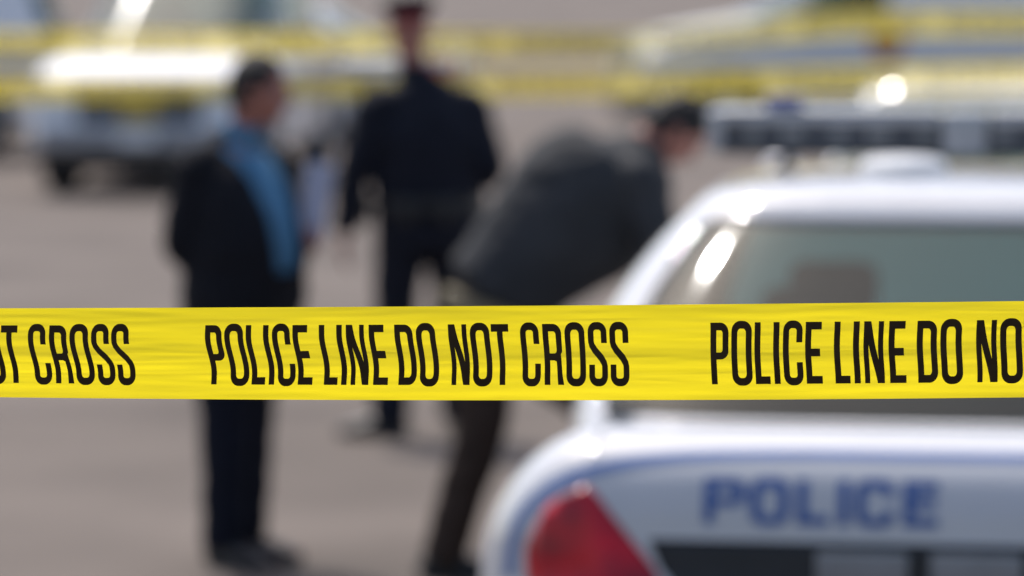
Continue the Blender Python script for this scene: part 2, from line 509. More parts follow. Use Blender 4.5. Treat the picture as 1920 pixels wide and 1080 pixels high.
YT = 20.2
far_tape(YT, 0.125, lambda x: at(0, 82, YT).z + 0.10 * (lambda t: t * t * (3 - 2 * t))(min(1, max(0, (x - .5) / 1.2))), 'blurred upper yellow tape behind the people', 0.3, 0.4)
far_tape(YT + 0.15, 0.125, lambda x: at(0, 157, YT).z + 0.012 * x + 0.0025 * x * x - 0.012, 'blurred lower yellow tape behind the people', 0.9, 2.1)


# ------------------------------------------------------------ vehicles
def profile_body(prof, W, Rx, Rz, f0=0.68, n=5, pw=2.2):
    """side profile swept across the car, drawn in at the flanks"""
    P = cr([(x, z, 0) for x, z in prof + [prof[0]]], n)[:-1]
    xs = [p.x for p in P]; zs = [p.y for p in P]
    xc = (min(xs) + max(xs)) / 2; hx = (max(xs) - min(xs)) / 2
    zm = 0.55
    bm = bmesh.new(); rings = []
    fr = [0, .3, .55, f0] + [f0 + (1 - f0) * q for q in (.2, .38, .54, .68, .8, .89, .955, .988, 1.0)]
    fr = [-f for f in reversed(fr[1:])] + fr
    for f in fr:
        t = max(0, (abs(f) - f0) / (1 - f0))
        k = 1 - (1 - min(t, 1) ** pw) ** (1 / pw)
        ring = []
        for p in P:
            x = xc + (p.x - xc) * (1 - Rx * k / hx)
            z = zm + (p.y - zm) * (1 - Rz * k / 0.45)
            crown = 0.008 * (1 - f * f) if p.y > 0.8 else 0
            ring.append(bm.verts.new((x, f * W, z + crown)))
        rings.append(ring)
    m = len(P)
    for r0, r1 in zip(rings, rings[1:]):
        for k in range(m): bm.faces.new((r0[k], r0[(k + 1) % m], r1[(k + 1) % m], r1[k]))
    bm.faces.new(rings[0]); bm.faces.new(rings[-1])
    bmesh.ops.recalc_face_normals(bm, faces=bm.faces)
    return bm


def cabin(xr0, xr1, xf0, xf1, w0, w1, z0, z1, crown, ns=5.0, n=96, steps=12, ew=1.15):
    bm = bmesh.new(); rings = []
    def ring(a0, a1, hw, z, cr_=0.0, s=1.0):
        xc = (a0 + a1) / 2; a = (a1 - a0) / 2
        out = []
        for k in range(n):
            c, s_ = math.cos(2 * PI * k / n), math.sin(2 * PI * k / n)
            x = math.copysign(abs(c) ** (2 / ns), c); y = math.copysign(abs(s_) ** (2 / ns), s_)
            out.append(bm.verts.new((xc + a * s * x, hw * s * y, z)))
        return out
    for i in range(steps + 1):
        t = i / steps; e = t
        rings.append(ring(xr0 + (xr1 - xr0) * e, xf0 + (xf1 - xf0) * e, w0 + (w1 - w0) * (t ** ew), z0 + (z1 - z0) * t))
    for s, h in ((0.975, .22), (0.94, .42), (0.89, .58), (0.82, .72), (0.7, .84), (0.5, .93), (0.25, .985), (0.04, 1.0)):
        rings.append(ring(xr1, xf1, w1, z1 + crown * h, s=s))
    for r0, r1 in zip(rings, rings[1:]):
        for k in range(n): bm.faces.new((r0[k], r0[(k + 1) % n], r1[(k + 1) % n], r1[k]))
    bm.faces.new(rings[-1]); bm.faces.new(rings[0])
    bmesh.ops.recalc_face_normals(bm, faces=bm.faces)
    return bm


def carve(bm, axis, sign, poly):
    """cut out the faces of bm that look along sign*axis and lie inside the convex polygon; return them as a new bmesh"""
    i, j = [(1, 2), (0, 2), (0, 1)][axis]
    n = len(poly)
    for k in range(n):
        p = poly[k]; q = poly[(k + 1) % n]
        d = (q[0] - p[0], q[1] - p[1])
        no = [0, 0, 0]; co = [0, 0, 0]
        no[i] = d[1]; no[j] = -d[0]; co[i] = p[0]; co[j] = p[1]
        sel = [f for f in bm.faces if sign * f.normal[axis] > 0.1 and sign_side(f, axis, sign)]
        geo = list({v for f in sel for v in f.verts}) + list({e for f in sel for e in f.edges}) + sel
        bmesh.ops.bisect_plane(bm, geom=geo, plane_co=co, plane_no=no, dist=1e-5)
    ar = sum(poly[k][0] * poly[(k + 1) % n][1] - poly[(k + 1) % n][0] * poly[k][1] for k in range(n))
    ins = []
    for f in bm.faces:
        if sign * f.normal[axis] <= 0.1 or not sign_side(f, axis, sign): continue
        c = f.calc_center_median(); ok = True
        for k in range(n):
            p = poly[k]; q = poly[(k + 1) % n]
            cr_ = (q[0] - p[0]) * (c[j] - p[1]) - (q[1] - p[1]) * (c[i] - p[0])
            if cr_ * ar < -1e-9: ok = False; break
        if ok: ins.append(f)
    out = bmesh.new(); mp = {}
    for f in ins:
        vs = []
        for v in f.verts:
            if v not in mp: mp[v] = out.verts.new(v.co)
            vs.append(mp[v])
        out.faces.new(vs)
    bmesh.ops.delete(bm, geom=ins, context='FACES')
    return out


CENTER = {'x': 2.6, 'lo': 9, 'hi': -9}


def sign_side(f, axis, sign):
    c = f.calc_center_median()
    if axis == 0: return (c.x - CENTER['x']) * sign > 0 and (c.x < CENTER['lo'] if sign < 0 else c.x > CENTER['hi'])
    if axis == 1: return c.y * sign > 0
    return True


def rpoly(pts, r=0.25, n=3):
    """round the corners of a convex polygon"""
    out = []
    m = len(pts)
    for k in range(m):
        a = Vector(pts[k - 1]); b = Vector(pts[k]); c = Vector(pts[(k + 1) % m])
        d = min(r, (a - b).length * .4, (c - b).length * .4)
        p = b + (a - b).normalized() * d; q = b + (c - b).normalized() * d
        for i in range(n + 1):
            t = i / n
            out.append(tuple((1 - t) ** 2 * p + 2 * t * (1 - t) * b + t * t * q))
    return out


def puff(bm, d):
    bm.normal_update()
    for v in bm.verts: v.co += v.normal * d
    return bm


def cut_arches(bm, xs, r, W):
    me = bpy.data.meshes.new('tmp'); bm.to_mesh(me); bm.free()
    o = bpy.data.objects.new('tmp', me); COL.objects.link(o)
    cs = []
    for x in xs:
        for s in (-1, 1):
            b = bmesh.new()
            bmesh.ops.create_cone(b, cap_ends=True, segments=40, radius1=r, radius2=r, depth=0.34,
                                  matrix=Matrix.Translation((x, s * (W - 0.11), 0.33)) @ Matrix.Rotation(PI / 2, 4, 'X'))
            m2 = bpy.data.meshes.new('tmpc'); b.to_mesh(m2); b.free()
            c = bpy.data.objects.new('tmpc', m2); COL.objects.link(c); cs.append(c)
            md = o.modifiers.new('b', 'BOOLEAN'); md.operation = 'DIFFERENCE'; md.object = c; md.solver = 'EXACT'
    dg = bpy.context.evaluated_depsgraph_get(); dg.update()
    m3 = bpy.data.meshes.new_from_object(o.evaluated_get(dg))
    out = bmesh.new(); out.from_mesh(m3)
    for c in cs + [o]:
        d = c.data; bpy.data.objects.remove(c); bpy.data.meshes.remove(d)
    bpy.data.meshes.remove(m3)
    out.normal_update()
    return out


def lathe(bm, prof, n=40, mtx=None):
    """prof = [(radius, y)] turned about the y axis"""
    rings = [[bm.verts.new((r * math.cos(2 * PI * k / n), y, r * math.sin(2 * PI * k / n))) for k in range(n)] for r, y in prof]
    for r0, r1 in zip(rings, rings[1:]):
        for k in range(n): bm.faces.new((r0[k], r0[(k + 1) % n], r1[(k + 1) % n], r1[k]))
    bm.faces.new(rings[0]); bm.faces.new(rings[-1])
    if mtx is not None: bmesh.ops.transform(bm, matrix=mtx, verts=[v for r in rings for v in r])


def wheel(parent, x, y, side, r=0.34, wd=0.22):
    mt = Matrix.Translation((x, y, r)) @ Matrix.Scale(side, 4, (0, 1, 0))
    b = bmesh.new()
    lathe(b, [(r * .62, -wd / 2), (r * .93, -wd / 2), (r, -wd * .38), (r, wd * .38), (r * .93, wd / 2), (r * .64, wd / 2 - .01), (r * .62, wd * .2)], mtx=mt)
    ty = obj('wheel', b, M['rubber'], parent)
    b = bmesh.new()
    lathe(b, [(r * .63, -.05), (r * .635, wd * .42), (r * .58, wd * .42), (r * .56, wd * .22), (r * .3, wd * .30), (r * .14, wd * .38), (.01, wd * .39)], mtx=mt)
    for k in range(8):
        a = 2 * PI * k / 8
        box(b, r * .25, r * .55, wd * .24, wd * .31, -.014, .014, mtx=mt @ Matrix.Rotation(a, 4, 'Y'))
    obj('rim', b, M['rim'], ty)


def decal_strip(parent, name, m, pts, y, th=0.004, label=None):
    """flat vinyl strip on a flank: pts = [(x, z0, z1)]"""
    s = 1 if y > 0 else -1
    b = bmesh.new()
    lo = [b.verts.new((x, y, a)) for x, a, c in pts]; hi = [b.verts.new((x, y, c)) for x, a, c in pts]
    for k in range(len(pts) - 1): b.faces.new((lo[k], lo[k + 1], hi[k + 1], hi[k]))
    r = bmesh.ops.extrude_face_region(b, geom=b.faces[:])
    bmesh.ops.translate(b, vec=(0, s * th, 0), verts=[v for v in r['geom'] if isinstance(v, bmesh.types.BMVert)])
    return obj(name, b, m, parent, smooth=0, label=label)


def seats(parent, rows, belt, w_=0.55):
    for (x, back) in rows:
        for s in ((-1, 1)):
            b = bmesh.new()
            box(b, x - .06, x + .06, s * .38 - .25, s * .38 + .25, belt - .15, belt + .10, .05)
            box(b, x - .05, x + .05, s * .38 - .13, s * .38 + .13, belt + .12, belt + .27, .045)
            box(b, x - .01, x + .01, s * .38 - .05, s * .38 + .05, belt + .07, belt + .16)
            obj('seat', b, M['interior'], parent)


def light_bar(parent, x, z, half, dep=0.15):
    b = bmesh.new()
    box(b, x - dep, x + dep, -half, half, z, z + .03, .012)
    bar = obj('light_bar', b, M['dark_grey'], parent)
    b = bmesh.new()
    for s in (-1, 1):
        box(b, x - dep + .005, x + dep - .005, s * .07, s * (half - .02), z + .031, z + .085, .01) if s > 0 else \
            box(b, x - dep + .005, x + dep - .005, -(half - .02), -.07, z + .031, z + .085, .01)
    obj('lamp_row', b, M['dark_grey'], bar)
    for s in (-1, 1):
        for k_ in range(5):
            b = bmesh.new(); a0, a1 = sorted((s * (.09 + k_ * half * .175), s * (.09 + k_ * half * .175 + half * (.06 + .03 * (k_ % 2)))))
            box(b, x - dep - .002, x - dep + .02, a0, a1, z + .040, z + .078, .004)
            obj('lamp', b, M['lamp_grey'], bar)
    b = bmesh.new()
    for s in (-1, 1):
        a0, a1 = sorted((s * .07, s * half))
        box(b, x - dep, x + dep, a0, a1, z + .087, z + .130, .015)
    obj('top_lens', b, M['lens_grey'], bar)
    for s in (-1, 1):
        b = bmesh.new(); a0, a1 = sorted((s * (half - .018), s * (half + .035)))
        box(b, x - dep + .01, x + dep - .01, a0, a1, z + .004, z + .128, .018)
        obj('end_cap', b, M['lens_grey'], bar)
    b = bmesh.new(); box(b, x - dep - .004, x + dep + .004, -.065, .065, z + .001, z + .128, .015)
    obj('centre_module', b, M['lens_grey'], bar)
    for s in (-1, 1):
        b = bmesh.new()
        tube(b, [(x, s * .50, z), (x, s * .54, z - .05), (x, s * .62, z - .13)], [(.035, .016)] * 3, lat=(1, 0, 0))
        obj('foot', b, M['black_plastic'], bar)
    return bar


def sedan(name, label, loc, rz, paint, group=None, detail=False, livery=True, bar=True, crest=None):
    L_ = 5.38; W = 1.045 if detail else 0.985
    CENTER['x'] = 2.6
    root = thing(name, label, 'car', loc, rz, group)
    prof = [(.30, .20), (.06, .24), (.005, .34), (0, .50), (.012, .60), (.055, .645), (.075, .68), (.085, .76), (.10, .85), (.13, .915), (.18, .962), (.26, .993),
            (.36, 1.0), (.60, .980), (.95, .944), (1.6, .942), (2.6, .945), (3.5, .985), (3.85, .985), (4.3, .955), (4.8, .90), (5.15, .835), (5.30, .765),
            (5.345, .68), (5.36, .60), (5.375, .5), (5.37, .36), (5.30, .25), (5.05, .20), (4.2, .19), (2.6, .19), (1.2, .19)]
    bm = profile_body(prof, W, 0.24, 0.26, f0=0.733, pw=1.6) if detail else profile_body(prof, W, 0.20, 0.10)
    bm = cut_arches(bm, (1.22, 4.25), 0.37, W)
    CENTER['lo'], CENTER['hi'] = .7, 4.72
    lamps = []
    for s in (-1, 1):
        poly = rpoly([(s * .905, .62), (s * .915, .745), (s * .86, .845), (s * .772, .893), (s * .745, .875), (s * .60, .70), (s * .57, .62)], .02)
        g = carve(bm, 0, -1, poly)
        lamps.append(('tail_lamp', g, M['tail_red']))
    g = carve(bm, 0, -1, [(-.56, .63), (.56, .63), (.594, .71), (.648, .775), (-.648, .775), (-.594, .71)])
    lamps.append(('rear_panel', g, M['black_plastic']))
    for s in (-1, 1):
        g = carve(bm, 0, 1, rpoly([(s * .50, .60), (s * .50, .735), (s * .88, .72), (s * .88, .60)], .02))
        lamps.append(('headlight', g, M['clear_lens']))
    g = carve(bm, 0, 1, rpoly([(-.46, .58), (-.46, .74), (.46, .74), (.46, .58)], .02))
    lamps.append(('grille', g, M['dark_grey']))
    sb = BVHTree.FromBMesh(bm)
    body = obj('body', bm, paint, root, smooth=40)
    for nm, g, m in lamps:
        g.normal_update()
        lo = obj(nm, puff(g, -0.004 if nm != 'tail_lamp' else 0.003), m, root, smooth=60)
        sol = lo.modifiers.new('t', 'SOLIDIFY'); sol.thickness = 0.02; sol.offset = -1
    CENTER['lo'], CENTER['hi'] = 9, -9
    cb = cabin(.86, 1.66, 3.98, 3.02, .985, .715, .90, 1.425, .088, ns=5.5, ew=2.1) if detail else cabin(.86, 1.66, 3.98, 3.02, .90, .72, .92, 1.41, .075, ns=6)
    wins = []
    wins.append(('rear_window', carve(cb, 0, -1, rpoly([(-.87, .956), (.87, .956), (.77, 1.23), (.655, 1.412), (-.655, 1.412), (-.77, 1.23)] if detail else [(-.80, .99), (.80, .99), (.63, 1.395), (-.63, 1.395)], .05))))
    wins.append(('windscreen', carve(cb, 0, 1, rpoly([(-.80, 1.0), (.80, 1.0), (.63, 1.39), (-.63, 1.39)], .05))))
    for s in (-1, 1):
        wins.append(('door_window', carve(cb, 1, s, rpoly([(1.85, 1.01), (2.42, 1.01), (2.42, 1.385), (1.98, 1.385)], .03))))
        wins.append(('door_window', carve(cb, 1, s, rpoly([(2.50, 1.01), (3.55, 1.01), (2.98, 1.385), (2.50, 1.385)], .03))))
    rf = obj('roof', cb, [paint, M['interior']], root, smooth=40)
    sol = rf.modifiers.new('t', 'SOLIDIFY'); sol.thickness = 0.03; sol.offset = -1; sol.material_offset = 1
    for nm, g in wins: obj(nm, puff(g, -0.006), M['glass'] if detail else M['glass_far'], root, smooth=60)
    b = bmesh.new()
    box(b, 1.02, 3.85, -.84, .84, .956, .966)
    obj('parcel_shelf', b, M['interior'], root, smooth=0)
    seats(root, [(1.80, 0), (2.75, 0)], .95)
    for x in (1.22, 4.25):
        for s in (-1, 1): wheel(root, x, s * (W - .115), s)
    for s in (-1, 1):
        b = bmesh.new()
        tube(b, [(3.62, s * .86, 1.00), (3.62, s * .95, 1.03), (3.62, s * 1.02, 1.05)], [(.03, .03), (.07, .06), (.075, .07)], lat=(1, 0, 0))
        obj('side_mirror', b, paint, root)
        for x in (1.95, 3.0):
            b = bmesh.new(); yy = sorted((s * (W + .001), s * (W + .022)))
            box(b, x, x + .16, yy[0], yy[1], .70 if detail else .86, .725 if detail else .885, .008)
            obj('door_handle', b, paint, root)
    b = bmesh.new(); box(b, -.035, .10, -.82, .82, .40, .58, .03); obj('rear_bumper', b, paint, root)
    b = bmesh.new(); box(b, 5.28, 5.40, -.82, .82, .36, .52, .03); obj('front_bumper', b, paint, root)
    if bar: light_bar(root, 2.72, 1.535, .70)
    if livery and not detail:
        for s in (-1, 1):
            decal_strip(root, 'stripe', M['blue'], [(.47, .79, .84), (5.0, .79, .84)], s * (W + .001))
            decal_strip(root, 'side_lamp', M['tail_red'], [(.20, .70, .86), (.46, .71, .85)], s * (W + .001), th=.012)
    return root, body, sb


def on_body(sb, y, z, up=False, off=0.003):
    """point of the shell seen from behind at lateral y, height z"""
    h = sb.ray_cast(Vector((-1, y, z)), Vector((1, 0, 0)))
    if h[0] is None: return None
    return h[0] + h[1] * off if h[1].x < 0 else h[0] - h[1] * off


def surface_strip(sb, path, wd, off=0.003):
    """vinyl stripe following the shell: path of (origin, direction) rays; widths along the tangent plane"""
    pts = []
    for o, d in path:
        h = sb.ray_cast(Vector(o), Vector(d).normalized())
        if h[0] is None: continue
        n = h[1] if h[1].dot(Vector(d)) < 0 else -h[1]
        pts.append((h[0], n))
    bm = bmesh.new(); rows = []
    for i, (p, n) in enumerate(pts):
        t = (pts[min(i + 1, len(pts) - 1)][0] - pts[max(i - 1, 0)][0]).normalized()
        s = n.cross(t).normalized()
        row = []
        for k in range(5):
            q = p + s * wd * (k / 4 - .5)
            h = sb.find_nearest(q)
            nn = h[1] if h[1].dot(n) > 0 else -h[1]
            row.append(bm.verts.new(h[0] + nn * off))
        rows.append(row)
    for a, b in zip(rows, rows[1:]):
        for k in range(4): bm.faces.new((a[k], a[k + 1], b[k + 1], b[k]))
    return bm


YAW = math.radians(8.2)
car_loc = Vector((at(1722, 900, 9.55).x, 9.55, 0))
RZ = PI / 2 - YAW
near_car, near_body, sb = sedan('police_car', 'white police car with blue POLICE on its boot lid, nearest the camera behind the tape',
                                car_loc, RZ, M['white'], 'white police vehicles', detail=True)


def near_car_details():
    r = near_car
    # lid lettering
    xs = [(1309, 82), (1398, 75), (1487, 62), (1566, 20), (1598, 76), (1690, 66)]
    items = [(c, x, w_, 84, 21 if c != 'I' else 21, 18) for c, (x, w_) in zip('POLICE', xs)]
    bm = flat_text(items, 20, 12)
    k = 9.6 / FPX
    for v in bm.verts:
        y = -(v.co.x - 1722) * k * 1.0
        z = at(1500, 988, 9.65).z + v.co.y * k
        p = on_body(sb, y, z, off=0.0025)
        v.co = p if p is not None else Vector((0.1, y, z))
    obj('lettering', bm, M['blue'], r, smooth=0)
    # stripe over the rear edge of the lid, dropping round the lamp on each side
    for s in (-1, 1):
        side = [((-1, s * p.x, p.y), (1, 0, 0)) for p in
                cr([(0, .966, 0), (.25, .966, 0), (.45, .962, 0), (.58, .955, 0), (.68, .943, 0), (.77, .922, 0), (.84, .893, 0), (.89, .855, 0), (.93, .805, 0), (.95, .74, 0), (.955, .67, 0)], 6)]
        bm = surface_strip(sb, side, .031)
        obj('stripe', bm, M['pale_blue'], r, smooth=0)
        b = bmesh.new(); a0, a1 = sorted((s * .025, s * .235))
        box(b, .060, .080, a0, a1, .66, .757, .006)
        obj('reflector', b, M['reflector'], r)
        # flank stripes and word
        decal_strip(r, 'stripe', M['pale_blue'], [(.5, .68, .71), (5.0, .68, .71)], s * 1.047)
        decal_strip(r, 'stripe', M['red_vinyl'], [(.5, .63, .65), (5.0, .63, .65)], s * 1.047)
    b = bmesh.new(); box(b, -.012, .062, -.15, .15, .42, .57, .003)
    obj('number_plate', b, M['shell_white'], r)
    # lid shut line: thin dark groove strips
    for s in (-1, 1):
        b = bmesh.new()
        for i in range(14):
            x0 = .16 + i * .055
            h0 = sb.ray_cast(Vector((x0, s * .755, 3)), Vector((0, 0, -1)))[0]; h1 = sb.ray_cast(Vector((x0 + .055, s * .755, 3)), Vector((0, 0, -1)))[0]
            if h0 and h1:
                vs = [b.verts.new(h0 + Vector((0, d, .002))) for d in (-.004, .004)] + [b.verts.new(h1 + Vector((0, d, .002))) for d in (.004, -.004)]
                b.faces.new(vs)
        obj('lid_gap', b, M['dark_grey'], r, smooth=0)
    # satellite puck on the roof
    b = bmesh.new()
    mt = Matrix.Translation((2.15, .15, 1.486)) @ Matrix.Rotation(PI / 2, 4, 'X')
    lathe(b, [(.112, 0), (.118, -.0), (.120, .012), (.118, .022)], mtx=mt)
    base = obj('roof_antenna', b, M['grey_plastic'], r)
    b = bmesh.new()
    lathe(b, [(.118, .023), (.121, .030), (.121, .045), (.112, .057), (.085, .066), (.04, .070), (.005, .0705)], mtx=mt)
    obj('antenna_dome', b, M['matt_white'], base)
    b = bmesh.new(); box(b, 2.58, 2.70, .46, .57, 1.668, 1.705, .012)
    obj('blue_beacon', b, M['blue_lens'], r)


near_car_details()


def suv(name, label, loc, rz, paint, group=None, panel=False, stripe=True, bar=True, crest_side=None, crest_front=None, cat='car'):
    L_ = 5.05; W = 0.97
    CENTER['x'] = 2.5
    root = thing(name, label, cat, loc, rz, group)
    prof = [(.25, .34), (.05, .38), (0, .45), (0, .62), (.04, .72), (.06, .9), (.07, 1.10), (.12, 1.22), (.4, 1.27), (1.2, 1.27), (2.4, 1.265), (3.4, 1.26), (3.65, 1.25), (4.0, 1.20),
            (4.5, 1.11), (4.82, 1.02), (4.95, .95), (4.99, .84), (5.0, .72), (5.03, .6), (5.04, .48), (5.0, .40), (4.85, .36), (4.0, .34), (2.5, .34), (1.2, .34)]
    bm = profile_body(prof, W, 0.20, 0.085)
    bm = cut_arches(bm, (.98, 4.08), 0.42, W)
    CENTER['lo'], CENTER['hi'] = .5, 4.6
    parts = []
    for s in (-1, 1):
        parts.append(('headlight', carve(bm, 0, 1, rpoly([(s * .56, .68), (s * .54, .87), (s * .90, .86), (s * .90, .70)], .02)), M['clear_lens']))
        parts.append(('tail_lamp', carve(bm, 0, -1, rpoly([(s * .74, .80), (s * .74, 1.10), (s * .91, 1.08), (s * .91, .80)], .02)), M['tail_red']))
    parts.append(('grille', carve(bm, 0, 1, rpoly([(-.52, .60), (-.54, .90), (.54, .90), (.52, .60)], .02)), M['dark_grey']))
    body = obj('body', bm, paint, root, smooth=40)
    for nm, g, m in parts:
        lo = obj(nm, puff(g, -.006), m, root, smooth=60)
        sol = lo.modifiers.new('t', 'SOLIDIFY'); sol.thickness = 0.02; sol.offset = -1
    b = bmesh.new(); box(b, 4.96, 5.10, -.84, .84, .40, .58, .035); obj('front_bumper', b, M['grey_plastic'], root)
    b = bmesh.new(); box(b, 4.4, 4.98, -.80, .80, .20, .41, .03); obj('shade_block', b, M['black_plastic'], root)  # dark block added in place of the shadow under the nose
    b = bmesh.new(); box(b, 5.09, 5.115, -.16, .16, .43, .53, .004); obj('number_plate', b, M['shell_white'], root)
    b = bmesh.new(); box(b, -.06, .08, -.84, .84, .42, .62, .035); obj('rear_bumper', b, M['grey_plastic'], root)
    CENTER['lo'], CENTER['hi'] = 9, -9
    cb = cabin(.06, .28, 3.75, 2.86, .90, .74, 1.22, 1.78, .075)
    wins = [('windscreen', carve(cb, 0, 1, rpoly([(-.80, 1.27), (.80, 1.27), (.69, 1.77), (-.69, 1.77)], .05))),
            ('rear_window', carve(cb, 0, -1, rpoly([(-.76, 1.30), (.76, 1.30), (.66, 1.73), (-.66, 1.73)], .05)))]
    for s in (-1, 1):
        if not panel: wins.append(('door_window', carve(cb, 1, s, rpoly([(1.25, 1.28), (2.15, 1.28), (2.15, 1.74), (1.25, 1.74)], .03))))
        wins.append(('door_window', carve(cb, 1, s, rpoly([(2.24, 1.28), (3.30, 1.28), (2.80, 1.74), (2.24, 1.74)], .03))))
        if not panel: wins.append(('quarter_window', carve(cb, 1, s, rpoly([(.40, 1.28), (1.16, 1.28), (1.16, 1.74), (.50, 1.74)], .03))))
    rf = obj('roof', cb, [paint, M['interior']], root, smooth=40)
    sol = rf.modifiers.new('t', 'SOLIDIFY'); sol.thickness = 0.03; sol.offset = -1; sol.material_offset = 1
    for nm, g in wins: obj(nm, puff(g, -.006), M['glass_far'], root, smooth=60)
    b = bmesh.new(); box(b, .3, 3.6, -.80, .80, 1.285, 1.297); obj('dashboard', b, M['interior'], root, smooth=0)
    seats(root, [(1.3, 0), (2.4, 0)], 1.32)
    for x in (.98, 4.08):
        for s in (-1, 1): wheel(root, x, s * (W - .12), s, r=.38, wd=.25)
    for s in (-1, 1):
        b = bmesh.new()
        tube(b, [(3.22, s * .80, 1.26), (3.22, s * .95, 1.28), (3.22, s * 1.12, 1.30)], [(.03, .03), (.09, .08), (.09, .10)], lat=(1, 0, 0))
        obj('side_mirror', b, M['black_plastic'], root)
        if stripe: decal_strip(root, 'stripe', M['blue'], [(.35, .86, .92), (4.6, .86, .92)], s * (W + .001))
        for x in (1.7, 2.75):
            b = bmesh.new(); yy = sorted((s * (W + .001), s * (W + .025)))
            box(b, x, x + .16, yy[0], yy[1], 1.0, 1.03, .008); obj('door_handle', b, paint, root)
    if bar: light_bar(root, 2.35, 1.95, .62)
    if crest_side:
        m, x, z, rr = crest_side
        for s in (-1, 1):
            b = bmesh.new()
            lathe(b, [(.001, 0), (rr * .98, 0), (rr, .002), (rr, .004), (.001, .0045)], n=28,
                  mtx=Matrix.Translation((x, s * (W + .006), z)) @ Matrix.Scale(s, 4, (0, 1, 0)))
            c = obj('crest', b, m, root)
            b = bmesh.new()
            lathe(b, [(rr * .45, .005), (rr * .6, .006), (rr * .6, .008), (rr * .45, .009)], n=20,
                  mtx=Matrix.Translation((x, s * (W + .006), z)) @ Matrix.Scale(s, 4, (0, 1, 0)))
            obj('crest_ring', b, M['gold'], c)
    if crest_front:
        b = bmesh.new(); box(b, 5.005, 5.03, -.16, .16, .60, .90, .01); obj('plate_crest', b, M['gold'], root)
    return root


# local x runs forward from the tail; rz turns it.  Facing the camera: nose towards -y
def place_nose(px, ground_y, heading_deg, L_):
    s = H / (ground_y + 115.0)
    Y = s * FPX
    nose = Vector(((px - 960) * s, Y, 0))
    a = math.radians(heading_deg)
    return nose - Vector((math.cos(a), math.sin(a), 0)) * L_, a


loc, a = place_nose(258, 368, -96.5, 5.05)
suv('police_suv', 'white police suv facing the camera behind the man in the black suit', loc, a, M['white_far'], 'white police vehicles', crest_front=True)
suv('police_van', 'white windowless van side-on at the far left edge, cut off by the frame', (at(118, 0, 41.5).x, 42.5, 0), math.radians(180 + 5),
    M['white_far'], 'white police vehicles', panel=True, bar=False, cat='van')
# sedan broadside behind, tail to the right of the standing officer
s_ = 45.5 / FPX
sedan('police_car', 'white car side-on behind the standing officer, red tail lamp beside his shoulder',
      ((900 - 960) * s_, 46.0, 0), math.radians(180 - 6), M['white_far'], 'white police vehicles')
# white van with the orange crest, turned towards us, nose left
loc, a = place_nose(1165, 250, 192, 5.05)
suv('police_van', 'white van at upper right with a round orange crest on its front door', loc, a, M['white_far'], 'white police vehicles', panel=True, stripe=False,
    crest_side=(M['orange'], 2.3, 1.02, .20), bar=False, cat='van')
# dark car at the right edge
sedan('parked_car', 'dark grey car in front of the white van at the right edge', (at(1790, 0, 39).x + 5.38, 39.5, 0), math.radians(180), M['dark_paint'], None, livery=False, bar=False)
# nearer white car whose roof shows right of the light bar
sedan('police_car', 'white car whose roof shows just above the right end of the light bar',
      (at(2110, 0, 21).x, 23.6, 0), math.radians(-102), M['white_far'], 'white police vehicles', bar=False)


# ------------------------------------------------------------ people
def hand(bm, wrist, d, up, curl=0.5, side=1, sc=1.0):
    """palm and five fingers. d = direction of the fingers, up = back of the hand, side = which way the thumb leaves"""
    d = Vector(d).normalized(); up = Vector(up); up = (up - d * up.dot(d)).normalized()
    l = d.cross(up) * side
    wst = Vector(wrist)
    tube(bm, [wst - d * .02, wst + d * .03, wst + d * .085], [(.026 * sc, .019 * sc), (.036 * sc, .017 * sc), (.040 * sc, .014 * sc)], lat=l, n=12, sub=2)
    for k, (off, ln) in enumerate(((.031, .070), (.011, .080), (-.010, .074), (-.030, .058))):
        p = wst + d * .085 + l * off * sc
        pts = [p - d * .012]; cur = p; ang = 0
        for j, f in enumerate((.42, .32, .26)):
            ang += curl * (0.55 + .12 * k)
            dd = d * math.cos(ang) - up * math.sin(ang)
            cur = cur + dd * ln * f; pts.append(cur)
        tube(bm, pts, [.0095, .009, .0085, .0075], lat=l, n=8, sub=2)
    p = wst + d * .022 + l * .030 * sc
    t1 = p + (d * .5 + l * .75 - up * .35).normalized() * .040
    t2 = t1 + (d * .85 + l * .30 - up * .4).normalized() * .032
    tube(bm, [p - l * .01, t1, t2], [.013, .0105, .009], lat=up, n=8, sub=2)


def head_geo(bm, c, R):
    """c centre of the skull, R 3x3 (x forward, y left, z up)"""
    def q(x, y, z): return c + R @ Vector((x, y, z))
    ell(bm, q(-.008, 0, .018), (.096, .077, .100), R, 24)
    ell(bm, q(.022, 0, -.040), (.068, .060, .078), R, 20)
    ell(bm, q(.050, 0, -.088), (.030, .034, .026), R, 14)          # chin
    ell(bm, q(.074, 0, .026), (.020, .052, .014), R, 14)           # brow
    tube(bm, [q(.082, 0, .018), q(.098, 0, -.012), q(.104, 0, -.024)], [.008, .012, .014], lat=R @ Vector((0, 1, 0)), n=10, sub=2)
    for s in (-1, 1):
        ell(bm, q(.092, s * .013, -.026), (.012, .009, .008), R, 10)
        ell(bm, q(.060, s * .040, -.020), (.022, .022, .020), R, 12)   # cheek
        ell(bm, q(-.006, s * .078, -.008), (.018, .009, .030), R, 12)  # ear
    ell(bm, q(.084, 0, -.055), (.010, .024, .006), R, 10)
    ell(bm, q(.082, 0, -.066), (.010, .021, .007), R, 10)


